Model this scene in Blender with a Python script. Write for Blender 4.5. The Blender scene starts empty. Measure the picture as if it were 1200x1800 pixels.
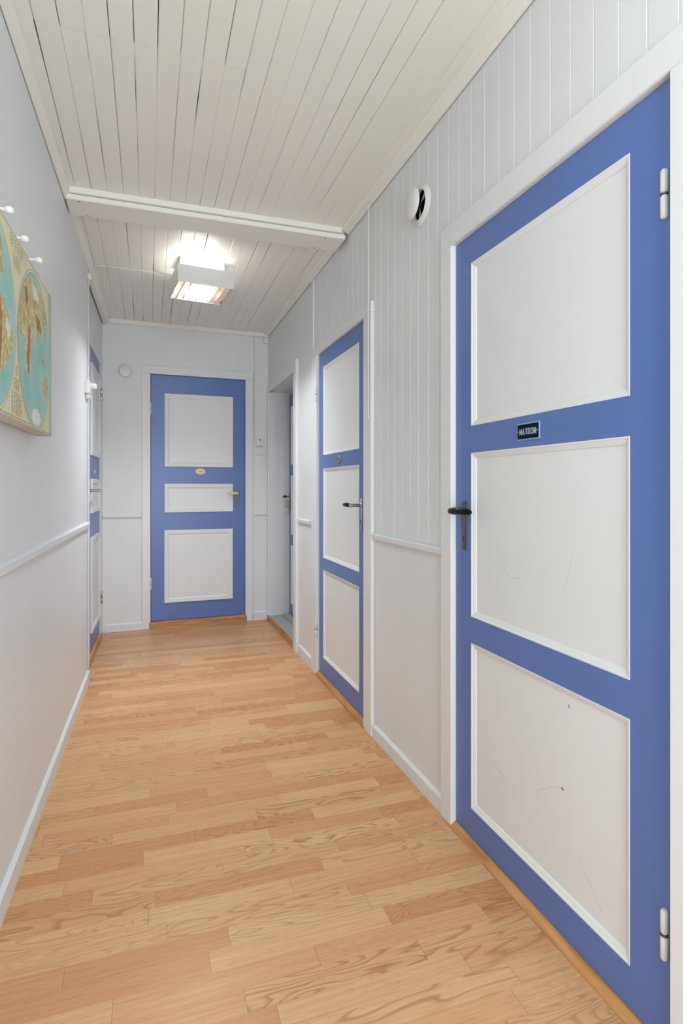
import bpy, bmesh, math, random
from mathutils import Vector, Matrix
random.seed(7)
C = bpy.context.scene.collection
S = bpy.context.scene

# ------------------------------------------------------------------ camera
YAW = math.atan(0.338)
cd = bpy.data.cameras.new('camera'); cam = bpy.data.objects.new('camera', cd); C.objects.link(cam)
cam.location = (0, 0, 1.15); cam.rotation_euler = (math.pi/2, 0, -YAW)
cd.sensor_width = 36; cd.sensor_fit = 'AUTO'; cd.lens = 20.0; cd.shift_y = -43/1800; cd.clip_start = 0.02
S.camera = cam

# ------------------------------------------------------------------ world, lights, exposure
W = bpy.data.worlds.new('world'); S.world = W; W.use_nodes = True
W.node_tree.nodes['Background'].inputs[0].default_value = (0.86, 0.93, 1.0, 1)
W.node_tree.nodes['Background'].inputs[1].default_value = 1.2
vs = S.view_settings
vs.view_transform = 'Standard'; vs.look = 'None'; vs.gamma = 1; vs.use_curve_mapping = False
vs.exposure = 0.56

def area(name, loc, direction, sx, sy, power, col):
    ld = bpy.data.lights.new(name, 'AREA'); ld.shape = 'RECTANGLE'; ld.size = sx; ld.size_y = sy
    ld.energy = power; ld.color = col
    o = bpy.data.objects.new(name, ld); C.objects.link(o); o.location = loc
    o.rotation_euler = Vector(direction).to_track_quat('-Z', 'Y').to_euler()
    return o
# added back light, tilted up for the ceiling; then daylight by the side window
area('added_back_light', (0.35, -1.64, 1.25), (-0.05, 1, 0.6), 1.15, 2.1, 42, (0.89, 0.955, 1.0))
area('daylight_side_window', (-2.24, -0.7, 1.35), (1, 0.25, 0.05), 1.1, 1.7, 13, (0.88, 0.94, 1.0))
area('near_ceiling_fill', (-0.10, 0.10, 2.42), (0, 0.25, -1), 0.34, 0.34, 1.2, (0.89, 0.955, 1.0))  # bare fill light added out of view, no lamp hangs here
# the ceiling lamp's own tubes are built with the lamp

# ------------------------------------------------------------------ node material helpers
def srgb(r, g, b):
    f = lambda v: (v/255/12.92) if v/255 <= 0.04045 else ((v/255+0.055)/1.055)**2.4
    return (f(r), f(g), f(b), 1)

class NT:
    def __init__(s, name):
        s.m = bpy.data.materials.new(name); s.m.use_nodes = True
        s.t = s.m.node_tree; s.b = s.t.nodes['Principled BSDF']
    def n(s, typ, **kw):
        nd = s.t.nodes.new(typ)
        for k, v in kw.items(): setattr(nd, k, v)
        return nd
    def l(s, a, b): s.t.links.new(a, b)
    def math(s, op, a, b=None, c=None):
        nd = s.n('ShaderNodeMath', operation=op)
        for i, v in enumerate((a, b, c)):
            if v is None: continue
            if isinstance(v, (int, float)): nd.inputs[i].default_value = v
            else: s.l(v, nd.inputs[i])
        return nd.outputs[0]
    def mix(s, fac, a, b, bt='MIX'):
        nd = s.n('ShaderNodeMix', data_type='RGBA', blend_type=bt)
        for i, v in ((0, fac), (6, a), (7, b)):
            if isinstance(v, (int, float)): nd.inputs[i].default_value = v
            elif isinstance(v, tuple): nd.inputs[i].default_value = v
            else: s.l(v, nd.inputs[i])
        return nd.outputs[2]
    def noise(s, vec, scale, detail=3, rough=0.5, dist=0.0):
        nd = s.n('ShaderNodeTexNoise'); nd.inputs['Scale'].default_value = scale
        nd.inputs['Detail'].default_value = detail; nd.inputs['Roughness'].default_value = rough
        nd.inputs['Distortion'].default_value = dist
        if vec is not None: s.l(vec, nd.inputs['Vector'])
        return nd.outputs['Fac']
    def ramp(s, fac, stops):
        nd = s.n('ShaderNodeValToRGB'); e = nd.color_ramp.elements
        while len(e) < len(stops): e.new(0.5)
        for el, (p, c) in zip(e, stops): el.position = p; el.color = c
        s.l(fac, nd.inputs[0]); return nd.outputs[0]
    def mapping(s, vec, scale):
        nd = s.n('ShaderNodeMapping'); nd.inputs['Scale'].default_value = scale; s.l(vec, nd.inputs[0]); return nd.outputs[0]

def paint(name, col, rough, streak=(1, 1, 1), amount=0.05, bump=0.15, bscale=60, dirt=None, spec=0.4):
    k = NT(name); geo = k.n('ShaderNodeNewGeometry').outputs['Position']
    v = k.mapping(geo, streak)
    f = k.noise(v, 7.0, 4, 0.6)
    c = k.mix(f, tuple([x*(1-amount) for x in col[:3]]+[1]), tuple([min(1, x*(1+amount)) for x in col[:3]]+[1]))
    if dirt:
        d = k.noise(geo, 16.0, 5, 0.75)
        dm = k.ramp(d, [(0.68, (0, 0, 0, 1)), (0.74, (1, 1, 1, 1))])
        c = k.mix(k.math('MULTIPLY', dm, dirt[1]), c, dirt[0])
    k.l(c, k.b.inputs['Base Color'])
    k.b.inputs['Roughness'].default_value = rough
    k.b.inputs['Specular IOR Level'].default_value = spec
    if bump:
        bn = k.n('ShaderNodeBump'); bn.inputs['Strength'].default_value = bump; bn.inputs['Distance'].default_value = 0.002
        k.l(k.noise(v, bscale, 3, 0.55), bn.inputs['Height']); k.l(bn.outputs[0], k.b.inputs['Normal'])
    return k.m

def plain(name, col, rough=0.5, metal=0.0, emit=0.0, ecol=None, bump=0.0, spec=0.5):
    k = NT(name); k.b.inputs['Base Color'].default_value = col
    geo = k.n('ShaderNodeNewGeometry').outputs['Position']
    f = k.noise(geo, 120, 3)
    k.l(k.mix(f, tuple([x*0.93 for x in col[:3]]+[1]), col), k.b.inputs['Base Color'])
    k.b.inputs['Roughness'].default_value = rough; k.b.inputs['Metallic'].default_value = metal; k.b.inputs['Specular IOR Level'].default_value = spec
    if emit:
        k.b.inputs['Emission Color'].default_value = ecol or col; k.b.inputs['Emission Strength'].default_value = emit
    if bump:
        bn = k.n('ShaderNodeBump'); bn.inputs['Strength'].default_value = bump; bn.inputs['Distance'].default_value = 0.001
        k.l(f, bn.inputs['Height']); k.l(bn.outputs[0], k.b.inputs['Normal'])
    return k.m

WHITE = (0.775, 0.80, 0.815, 1)
M = {}
M['wall'] = paint('white_wall_paint', WHITE, 0.42, (1, 1, 0.25), 0.025, 0.12, 40)
M['trim'] = paint('white_gloss_trim', (0.79, 0.815, 0.825, 1), 0.35, (1, 1, 0.3), 0.02, 0.08, 50)
M['base'] = paint('scuffed_white_baseboard', (0.77, 0.80, 0.81, 1), 0.38, (1, 1, 1), 0.03, 0.12, 50, (srgb(120, 118, 112), 0.35))
M['panel'] = paint('white_door_panel', (0.785, 0.81, 0.82, 1), 0.4, (1, 1, 0.3), 0.02, 0.07, 60)
M['ceiling'] = paint('cream_ceiling_paint', (0.855, 0.855, 0.805, 1), 0.33, (1, 0.15, 1), 0.03, 0.2, 30)
M['beam'] = paint('cream_beam_paint', (0.865, 0.862, 0.815, 1), 0.4, (0.15, 1, 1), 0.03, 0.3, 45, (srgb(90, 82, 70), 0.25))
M['blue'] = paint('blue_door_paint', (0.105, 0.185, 0.47, 1), 0.33, (1, 1, 0.2), 0.05, 0.1, 45, spec=0.5)
M['scuff'] = plain('pale_scuff_mark', srgb(196, 195, 191), 0.6)
M['speck'] = plain('dark_chip_mark', srgb(110, 108, 104), 0.7)
M['dark'] = plain('dark_gap', (0.02, 0.018, 0.016, 1), 0.9)
M['grey'] = paint('grey_step_paint', srgb(176, 179, 178), 0.45, (1, 1, 1), 0.05, 0.15, 40, (srgb(120, 120, 116), 0.5))
M['plastic'] = plain('white_plastic', (0.82, 0.82, 0.81, 1), 0.35)
M['chrome'] = plain('worn_chrome', (0.55, 0.54, 0.52, 1), 0.22, 1.0)
M['steel'] = plain('dull_aged_steel', (0.17, 0.16, 0.15, 1), 0.42, 0.85, bump=0.9)
M['black'] = plain('black_bakelite', (0.004, 0.004, 0.005, 1), 0.28, spec=0.16)
M['cream'] = plain('cream_plastic_grip', srgb(226, 208, 182), 0.35)
M['brass'] = plain('brass_oval', srgb(196, 164, 100), 0.35, 0.75)
M['porcelain'] = plain('ivory_oval', srgb(228, 206, 160), 0.3)
M['brownink'] = plain('brown_inscription', srgb(110, 74, 40), 0.6)
M['signblack'] = plain('black_enamel', (0.004, 0.005, 0.010, 1), 0.5, spec=0.12)
M['signblue'] = plain('pale_blue_lettering', srgb(170, 200, 226), 0.5)
M['signedge'] = plain('pale_blue_sign_edge', srgb(140, 172, 214), 0.4)
M['hingepaint'] = paint('white_painted_hinge', (0.74, 0.74, 0.72, 1), 0.4, (1, 1, 1), 0.06, 0.4, 90, (srgb(90, 88, 84), 0.6))
M['cable'] = plain('white_cable', (0.78, 0.77, 0.74, 1), 0.4)
M['lamp'] = plain('white_lamp_sheet_metal', (0.78, 0.80, 0.79, 1), 0.35)
M['louver'] = plain('mirrored_louver', (0.42, 0.35, 0.31, 1), 0.3, 0.8)
M['tube'] = plain('lit_lamp_tube', (1, 0.96, 0.9, 1), 0.5, 0, 20.0, (1.0, 0.96, 0.90, 1))
M['canvas'] = plain('pale_canvas_edge', srgb(205, 200, 188), 0.75, bump=0.3)

def wood(name, c1, c2, c3, axis):
    k = NT(name); geo = k.n('ShaderNodeNewGeometry').outputs['Position']
    sc = [14, 14, 14]; sc[axis] = 1.2
    v = k.mapping(geo, tuple(sc))
    f = k.noise(v, 3.0, 5, 0.6, 0.6)
    k.l(k.ramp(f, [(0.25, c3), (0.48, c2), (0.75, c1)]), k.b.inputs['Base Color'])
    k.b.inputs['Roughness'].default_value = 0.38
    return k.m
M['oak_y'] = wood('oak_threshold', srgb(208, 160, 104), srgb(190, 138, 84), srgb(150, 98, 54), 1)
M['oak_x'] = wood('pine_threshold', srgb(214, 164, 114), srgb(186, 132, 84), srgb(132, 86, 48), 0)

def floor_material():
    k = NT('oak_strip_laminate')
    pos = k.n('ShaderNodeNewGeometry').outputs['Position']
    sep = k.n('ShaderNodeSeparateXYZ'); k.l(pos, sep.inputs[0])
    x, y = sep.outputs[0], sep.outputs[1]
    SW = 0.0655
    yr = k.math('DIVIDE', y, SW); row = k.math('FLOOR', yr); fy = k.math('FRACT', yr)
    def wn(a, b, off=0.0):
        cb = k.n('ShaderNodeCombineXYZ')
        for i, v in enumerate((a, b)):
            if isinstance(v, (int, float)): cb.inputs[i].default_value = v
            else: k.l(v, cb.inputs[i])
        cb.inputs[2].default_value = off
        w = k.n('ShaderNodeTexWhiteNoise', noise_dimensions='3D'); k.l(cb.outputs[0], w.inputs[0]); return w.outputs['Value'], w.outputs['Color']
    rr, _ = wn(row, 0.0, 3.0)
    rl, _ = wn(row, 0.0, 9.0)
    length = k.math('ADD', 0.36, k.math('MULTIPLY', rl, 0.18))
    xs = k.math('DIVIDE', k.math('ADD', x, k.math('MULTIPLY', rr, 5.0)), length)
    col = k.math('FLOOR', xs); fx = k.math('FRACT', xs)
    r1, _ = wn(row, col, 1.0); r2, _ = wn(row, col, 2.0); r3, _ = wn(row, col, 5.0)
    # grain coordinates: long in x, offset per strip
    def coords(sx, sy, seed):
        cb = k.n('ShaderNodeCombineXYZ')
        k.l(k.math('ADD', k.math('MULTIPLY', x, sx), k.math('MULTIPLY', r1, 37.0)), cb.inputs[0])
        k.l(k.math('ADD', k.math('MULTIPLY', y, sy), k.math('MULTIPLY', r2, 53.0)), cb.inputs[1])
        cb.inputs[2].default_value = seed
        return cb.outputs[0]
    # cathedral rings
    big = k.noise(coords(2.2, 13.0, 0.0), 1.0, 2, 0.45, 0.25)
    ring = k.math('FRACT', k.math('MULTIPLY', big, k.math('ADD', 11.0, k.math('MULTIPLY', r3, 12.0))))
    ringl = k.ramp(ring, [(0.0, (0, 0, 0, 1)), (0.55, (0.12, 0.12, 0.12, 1)), (0.86, (1, 1, 1, 1)), (1.0, (0.1, 0.1, 0.1, 1))])
    fine = k.noise(coords(9.0, 260.0, 2.0), 1.0, 3, 0.65)
    pores = k.ramp(k.noise(coords(34.0, 620.0, 4.0), 1.0, 2, 0.6), [(0.55, (0, 0, 0, 1)), (0.72, (1, 1, 1, 1))])
    light, mid, dark = srgb(236, 197, 148), srgb(225, 177, 124), srgb(170, 112, 68)
    base = k.mix(r1, mid, light)
    base = k.mix(k.ramp(r3, [(0.45, (0, 0, 0, 1)), (0.8, (0.75, 0.75, 0.75, 1))]), base, srgb(213, 152, 99))
    streak = k.ramp(k.noise(coords(3.0, 110.0, 8.0), 1.0, 3, 0.6), [(0.42, (0, 0, 0, 1)), (0.72, (1, 1, 1, 1))])
    base = k.mix(k.math('MULTIPLY', streak, 0.34), base, dark)
    base = k.mix(k.math('MULTIPLY', fine, 0.42), base, dark)
    ramt = k.math('MULTIPLY', ringl, k.math('ADD', 0.06, k.math('MULTIPLY', k.math('POWER', r2, 1.6), 0.66)))
    base = k.mix(ramt, base, srgb(152, 98, 62))
    base = k.mix(k.math('MULTIPLY', pores, 0.34), base, srgb(150, 98, 60))
    # joints
    ex = k.math('MULTIPLY', k.math('MINIMUM', fx, k.math('SUBTRACT', 1.0, fx)), length)
    ey = k.math('MULTIPLY', k.math('MINIMUM', fy, k.math('SUBTRACT', 1.0, fy)), SW)
    jx = k.math('MULTIPLY', k.math('LESS_THAN', ex, 0.0006), 0.55)
    jy = k.math('MULTIPLY', k.math('LESS_THAN', ey, 0.0004), 0.2)
    base = k.mix(k.math('MAXIMUM', jx, jy), base, srgb(92, 58, 34))
    k.l(base, k.b.inputs['Base Color'])
    k.b.inputs['Roughness'].default_value = 0.36
    k.b.inputs['Specular IOR Level'].default_value = 0.42
    bn = k.n('ShaderNodeBump'); bn.inputs['Strength'].default_value = 0.12; bn.inputs['Distance'].default_value = 0.0006
    k.l(fine, bn.inputs['Height']); k.l(bn.outputs[0], k.b.inputs['Normal'])
    return k.m
M['floor'] = floor_material()

def map_mat(name, a, b, c, scale, lo=0.35, hi=0.65, lines=0.0):
    k = NT(name); pos = k.n('ShaderNodeNewGeometry').outputs['Position']
    f = k.noise(pos, scale, 6, 0.68)
    col = k.ramp(f, [(lo, a), (0.5, b), (hi, c)])
    if lines:
        g = k.ramp(k.noise(pos, scale*3.1, 4, 0.7), [(0.6, (0, 0, 0, 1)), (0.68, (1, 1, 1, 1))])
        col = k.mix(k.math('MULTIPLY', g, lines), col, srgb(96, 84, 58))
    k.l(col, k.b.inputs['Base Color']); k.b.inputs['Roughness'].default_value = 0.6
    return k.m
M['sea'] = map_mat('printed_sea', srgb(138, 190, 190), srgb(162, 204, 196), srgb(186, 216, 202), 6, 0.3, 0.7, 0.12)
M['land'] = map_mat('printed_land', srgb(176, 140, 94), srgb(200, 188, 132), srgb(216, 216, 178), 55, 0.34, 0.62, 0.7)
M['mountain'] = map_mat('printed_mountains', srgb(140, 92, 58), srgb(168, 118, 76), srgb(196, 160, 110), 70, 0.35, 0.65, 0.6)
M['ice'] = map_mat('printed_ice', srgb(214, 218, 214), srgb(222, 224, 218), srgb(232, 232, 226), 20)
M['margin'] = map_mat('printed_margin', srgb(216, 212, 176), srgb(224, 219, 182), srgb(230, 224, 188), 5)
M['wrap'] = map_mat('printed_wrap_edge', srgb(158, 182, 158), srgb(176, 196, 168), srgb(190, 204, 180), 12, 0.3, 0.7, 0.15)
M['ink'] = plain('printed_ink', srgb(128, 112, 74), 0.7)
M['thinink'] = plain('printed_dark_rule', srgb(70, 72, 60), 0.7)
M['ringink'] = plain('printed_pale_ring', srgb(226, 222, 186), 0.7)

# ------------------------------------------------------------------ mesh builder
class Frame:
    """Wall frame: u along the wall, d out of it into the corridor, z up."""
    def __init__(s, o, u, d): s.o, s.u, s.d = Vector(o), Vector(u), Vector(d)
    def __call__(s, u, d, z): return s.o + s.u*u + s.d*d + Vector((0, 0, z))
WORLD = Frame((0, 0, 0), (1, 0, 0), (0, 1, 0))
R = Frame((0.985, 0, 0), (0, 1, 0), (-1, 0, 0))                  # right wall, u = y
_ul = Vector((0.0176, 0.99985, 0)); _nl = Vector((0.99985, -0.0176, 0))
L = Frame((-0.378, 1.736, 0), _ul, _nl)                          # left wall panelling
_f0 = Vector((-0.373, 3.7, 0)); _f1 = Vector((-0.346, 4.877, 0)); _uf = (_f1-_f0).normalized()
F = Frame(_f0, _uf, Vector((_uf.y, -_uf.x, 0)))                  # far left wall with door
_e0 = Vector((-0.346, 4.877, 0)); _e1 = Vector((0.986, 4.922, 0)); _ue = (_e1-_e0).normalized()
E = Frame(_e0, _ue, Vector((_ue.y, -_ue.x, 0)))                  # end wall

class MB:
    def __init__(s, fr=WORLD): s.bm = bmesh.new(); s.fr = fr; s.mi = 0
    def v(s, p): return s.bm.verts.new(s.fr(*p))
    def face(s, vs):
        f = s.bm.faces.new(vs); f.material_index = s.mi; return f
    def quad(s, a, b, c, d): return s.face([s.v(p) for p in (a, b, c, d)])
    def box(s, u0, u1, d0, d1, z0, z1, bevel=0.0, seg=1):
        vv = [s.v((u, d, z)) for u in (u0, u1) for d in (d0, d1) for z in (z0, z1)]
        fs = []
        for idx in ((0, 1, 3, 2), (4, 6, 7, 5), (0, 4, 5, 1), (2, 3, 7, 6), (0, 2, 6, 4), (1, 5, 7, 3)):
            fs.append(s.face([vv[i] for i in idx]))
        if bevel:
            es = list({e for f in fs for e in f.edges})
            bmesh.ops.bevel(s.bm, geom=es, offset=bevel, segments=seg, profile=0.6, affect='EDGES', clamp_overlap=True)
    def prism(s, prof, a0, a1, along):
        """Extrude a closed profile. along 'u': prof of (d,z); 'z': prof of (u,d); 'd': prof of (u,z)."""
        mk = {'u': lambda p, a: (a, p[0], p[1]), 'z': lambda p, a: (p[0], p[1], a), 'd': lambda p, a: (p[0], a, p[1])}[along]
        A = [s.v(mk(p, a0)) for p in prof]; B = [s.v(mk(p, a1)) for p in prof]
        n = len(prof)
        for i in range(n): s.face([A[i], A[(i+1) % n], B[(i+1) % n], B[i]])
        s.face(A); s.face(B[::-1])
    def ring(s, u0, u1, z0, z1, prof):
        """Mitred rectangular ring: prof = [(inset, d)...] swept round the rectangle."""
        loops = []
        for ins, d in prof:
            loops.append([s.v(p) for p in ((u0+ins, d, z0+ins), (u1-ins, d, z0+ins), (u1-ins, d, z1-ins), (u0+ins, d, z1-ins))])
        for a, b in zip(loops, loops[1:]):
            for i in range(4): s.face([a[i], a[(i+1) % 4], b[(i+1) % 4], b[i]])
        return loops
    def lathe(s, c, axis, prof, n=24, su=1.0, sz=1.0):
        """Turned form about the frame axis 'd', 'z' or 'u' through c: prof = [(r, h)...]."""
        rings = []
        for r, h in prof:
            row = []
            if r < 1e-6: m = 1
            else: m = n
            for i in range(m):
                t = 2*math.pi*i/n; a, b = r*math.cos(t)*su, r*math.sin(t)*sz
                if axis == 'd': p = (c[0]+a, c[1]+h, c[2]+b)
                elif axis == 'z': p = (c[0]+a, c[1]+b, c[2]+h)
                else: p = (c[0]+h, c[1]+a, c[2]+b)
                row.append(s.v(p))
            rings.append(row)
        for A, B in zip(rings, rings[1:]):
            if len(A) == 1 and len(B) == 1: continue
            for i in range(n):
                j = (i+1) % n
                if len(A) == 1: s.face([A[0], B[i], B[j]])
                elif len(B) == 1: s.face([A[i], A[j], B[0]])
                else: s.face([A[i], A[j], B[j], B[i]])
        for e in (rings[0], rings[-1]):
            if len(e) > 2: s.face(e)
    def tube(s, pts, radii, n=12, sq=1.0):
        """Round bar through frame points, radius per point."""
        P = [s.fr(*p) for p in pts]
        if isinstance(radii, (int, float)): radii = [radii]*len(P)
        rows = []
        for i, p in enumerate(P):
            t = (P[min(i+1, len(P)-1)] - P[max(i-1, 0)]).normalized()
            up = Vector((0, 0, 1)) if abs(t.z) < 0.9 else Vector((0, 1, 0))
            a = t.cross(up).normalized(); b = a.cross(t).normalized()
            rows.append([s.bm.verts.new(p + a*math.cos(2*math.pi*k/n)*radii[i] + b*math.sin(2*math.pi*k/n)*radii[i]*sq) for k in range(n)])
        for A, B in zip(rows, rows[1:]):
            for k in range(n): s.face([A[k], A[(k+1) % n], B[(k+1) % n], B[k]])
        s.face(rows[0]); s.face(rows[-1])
    def poly(s, pts, d):
        return s.face([s.v((u, d, z)) for u, z in pts])
    def build(s, name, mats, parent=None, smooth=False, recalc=True):
        if recalc: bmesh.ops.recalc_face_normals(s.bm, faces=s.bm.faces)
        me = bpy.data.meshes.new(name)
        off = Vector((0, 0, 0))
        if parent is not None:
            p = parent
            while p is not None: off += p.location; p = p.parent
        else:
            cs = [v.co for v in s.bm.verts]
            off = Vector((sum((min(c[i] for c in cs), max(c[i] for c in cs)))/2 for i in range(2))); off = Vector((off.x, off.y, min(c.z for c in cs)))
        for v in s.bm.verts: v.co -= off
        s.bm.to_mesh(me); s.bm.free()
        for m in (mats if isinstance(mats, list) else [mats]): me.materials.append(m)
        o = bpy.data.objects.new(name, me); C.objects.link(o)
        if parent is not None: o.parent = parent
        else: o.location = off
        if smooth:
            me.shade_smooth()
            md = None
            for poly in me.polygons: poly.use_smooth = True
            try: me.set_sharp_from_angle(angle=math.radians(38))
            except Exception: pass
        return o

def tag(o, label, cat=None, group=None, kind=None):
    o['label'] = label
    if cat: o['category'] = cat
    if group: o['group'] = group
    if kind: o['kind'] = kind
    return o
def struct(o, label, cat): return tag(o, label, cat, None, 'structure')
def empty(name, loc):
    o = bpy.data.objects.new(name, None); C.objects.link(o); o.location = loc; o.empty_display_size = 0.1
    return o

CEIL = 2.488
# ================================================================== SETTING
m = MB(); m.box(-2.3, 1.4, -1.8, 5.1, -0.06, 0.0)
struct(m.build('floor', M['floor']), 'warm oak strip laminate floor laid across the corridor', 'floor')

# ---- ceiling: painted boards running along the corridor, tapered dark gaps between them
def ceiling():
    m = MB()
    m.mi = 1; m.box(-2.3, 1.4, -1.8, 5.1, CEIL+0.012, CEIL+0.06); m.mi = 0
    BW = 0.0675; x0 = -0.313
    ch = 0.0035
    rnd = random.Random(3)
    k0, k1 = -30, 20
    def gapf():
        r = rnd.random()
        return 0.0 if r < 0.35 else (0.0006 if r < 0.75 else (0.0011 if r < 0.93 else 0.0019))
    def run(k, ya, yb, n, ga, gb, dz):
        xa, xb = x0+k*BW, x0+(k+1)*BW
        ys = [ya+(yb-ya)*i/n for i in range(n+1)]
        rows = []
        for i, y in enumerate(ys):
            l, r = xa+ga[i], xb-gb[i]
            z = CEIL+dz
            rows.append([m.v(p) for p in ((l, y, z+0.011), (l, y, z+ch*0.7), (l+ch, y, z), (r-ch*0.4, y, z), (r, y, z+ch*0.3), (r, y, z+0.011))])
        for A, B in zip(rows, rows[1:]):
            for j in range(5): m.face([A[j], A[j+1], B[j+1], B[j]])
        m.face(rows[0]); m.face(rows[-1])
    def gaps(n): return [gapf() for _ in range(n+1)]
    N = 5
    for sec, (ya, yb) in enumerate(((-1.8, 1.826), (1.8272, 2.80), (2.80, 4.93))):
        prev = gaps(N)
        for k in range(k0, k1):
            nxt = gaps(N)
            a, b = ya, yb
            if sec == 0 and k >= 9: b = 2.8
            if sec == 1 and k >= 9: prev = nxt; continue
            dz = rnd.uniform(-0.0007, 0.0007)
            if sec < 2 and k in (12, 15):
                run(k, a, 2.2 if k == 12 else 1.2, N, prev, nxt, dz); run(k, 2.2012 if k == 12 else 1.2012, b, N, prev, nxt, dz+0.0006)
            else:
                run(k, a, b, N, prev, nxt, dz)
            prev = nxt
    return m.build('ceiling', [M['ceiling'], M['dark']])
struct(ceiling(), 'cream painted board ceiling with dark gaps between the boards', 'ceiling')

# ---- right wall
VG = 0.0055; VD = 0.003
def tongue(m, u0, u1, z0, z1, grooves):
    """Vertical boards with V joints at the given u, front at d=0, down to a back at -0.03."""
    prof = [(u0, -0.03)]
    prof.append((u0, 0))
    for g in sorted(grooves):
        if u0+VG < g < u1-VG:
            prof += [(g-VG*0.5, 0), (g, -VD), (g+VG*0.5, 0)]
    prof += [(u1, 0), (u1, -0.03)]
    A = [m.v((u, d, z0)) for u, d in prof]; B = [m.v((u, d, z1)) for u, d in prof]
    for i in range(len(prof)-1): m.face([A[i], A[i+1], B[i+1], B[i]])
    for i in range(1, len(prof)-2):
        pass
def right_wall():
    m = MB(R)
    gA = [2.43, 2.359, 2.282, 2.208, 2.132, 2.058, 1.984, 1.902, 1.832, 1.752, 1.68, 1.605, 1.528, 1.452, 1.376, 1.303, 1.223] + [1.223-0.0755*i for i in range(1, 40)]
    gC = [3.317, 3.247, 3.175, 3.097, 3.025, 2.952, 2.888, 2.814, 2.734, 2.66, 2.589, 2.515, 3.39]
    tongue(m, -1.8, 1.76, 2.0, 2.50, gA)
    tongue(m, 1.76, 2.47, 0.90, 2.50, gA)
    tongue(m, 2.47, 3.47, 1.99, 2.50, gC)
    m.box(1.74, 2.49, -0.03, 0, 0, 0.90)             # flat dado panel between doors
    m.box(3.36, 3.47, -0.03, 0, 0, 1.985); m.box(3.47, 3.925, -0.03, 0, 0, 2.50)            # flat panel between door and recess
    m.box(3.925, 4.97, -0.03, 0, 1.985, 2.50)        # over the recess
    m.box(-1.8, 0.80, -0.03, 0, 0, 2.0)              # nearest panel
    m.box(-1.8, 3.90, -0.09, -0.05, 0, 2.50)         # solid wall behind
    # recess: soffit, near jamb, far jamb with stop
    m.box(3.90, 4.97, -0.30, -0.03, 1.972, 2.50)
    m.box(3.89, 3.925, -0.30, -0.03, 0, 1.98)
    m.box(4.855, 4.97, -0.115, 0.0, 0, 1.975)
    m.box(4.84, 4.97, -0.34, -0.115, 0, 1.975)
    m.box(4.80, 4.84, -0.30, -0.16, 1.95, 1.975)
    m.box(3.9, 4.97, -0.34, -0.25, 0, 2.5)
    return m.build('wall_right', M['wall'])
struct(right_wall(), 'white tongue and groove boarded wall along the right side', 'wall')

# ---- left wall (panelling slightly proud of the far part)
def left_wall():
    m = MB(L)
    edges = [-1.36, -0.6, 0.33, 0.932, 1.93]
    for a, b in zip(edges, edges[1:]):
        m.box(a+0.0004, b-0.0004, -0.06, 0, 0, 0.905)
        m.box(a+0.0004, b-0.0004, -0.06, 0, 0.905, 2.50)
    m.fr = F
    m.box(-0.25, 0.30, -0.09, -0.004, 2.09, 2.50)
    m.box(-0.25, 0.275, -0.09, -0.004, 0, 2.09)
    m.box(0.30, 1.2, -0.09, -0.004, 2.09, 2.50)
    m.box(0.94, 1.2, -0.09, -0.004, 0, 2.09)
    m.box(-0.25, 1.2, -0.14, -0.07, 0, 2.50)
    return m.build('wall_left', M['wall'])
struct(left_wall(), 'smooth white panelled wall along the left side', 'wall')

def end_wall():
    m = MB(E)
    m.box(-0.1, 0.34, -0.08, 0, 0, 2.50)
    m.box(1.15, 1.50, -0.08, 0, 0, 2.50)
    m.box(0.34, 1.15, -0.08, 0, 2.09, 2.50)
    m.box(-0.1, 1.5, -0.12, -0.06, 0, 2.50)
    m.box(-0.004, 1.205, 0, 0.004, 2.140, 2.46)       # boards above the dado
    m.box(-0.004, 0.292, 0, 0.004, 0.92, 2.140)
    m.box(1.215, 1.332, 0, 0.004, 0.92, 2.46)
    return m.build('wall_end', M['wall'])
struct(end_wall(), 'white end wall facing down the corridor', 'wall')

# ---- room behind the camera: side window, and an opening for the added back light
m = MB()
m.box(-2.3, -0.3, -1.72, -1.6, 0, 2.5); m.box(0.95, 1.1, -1.72, -1.6, 0, 2.5)
m.box(-0.3, 0.95, -1.72, -1.6, 0, 0.12); m.box(-0.3, 0.95, -1.72, -1.6, 2.35, 2.5)
struct(m.build('wall_back', M['wall']), 'white wall behind the viewer with an opening added for the back light', 'wall')
m = MB()
m.box(-2.32, -2.2, -1.6, -1.3, 0, 2.5); m.box(-2.32, -2.2, -0.1, 0.5, 0, 2.5)
m.box(-2.32, -2.2, -1.3, -0.1, 0, 0.45); m.box(-2.32, -2.2, -1.3, -0.1, 2.25, 2.5)
m.box(-2.2, -0.41, 0.38, 0.44, 0, 2.5)
struct(m.build('wall_side', M['wall']), 'white wall of the side room behind the viewer', 'wall')

# ================================================================== TRIM
TN = [0]
def trim(mb, label, cat='trim', mat=None):
    TN[0] += 1
    return struct(mb.build('trim_%d' % TN[0], mat or M['trim']), label, cat)

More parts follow.
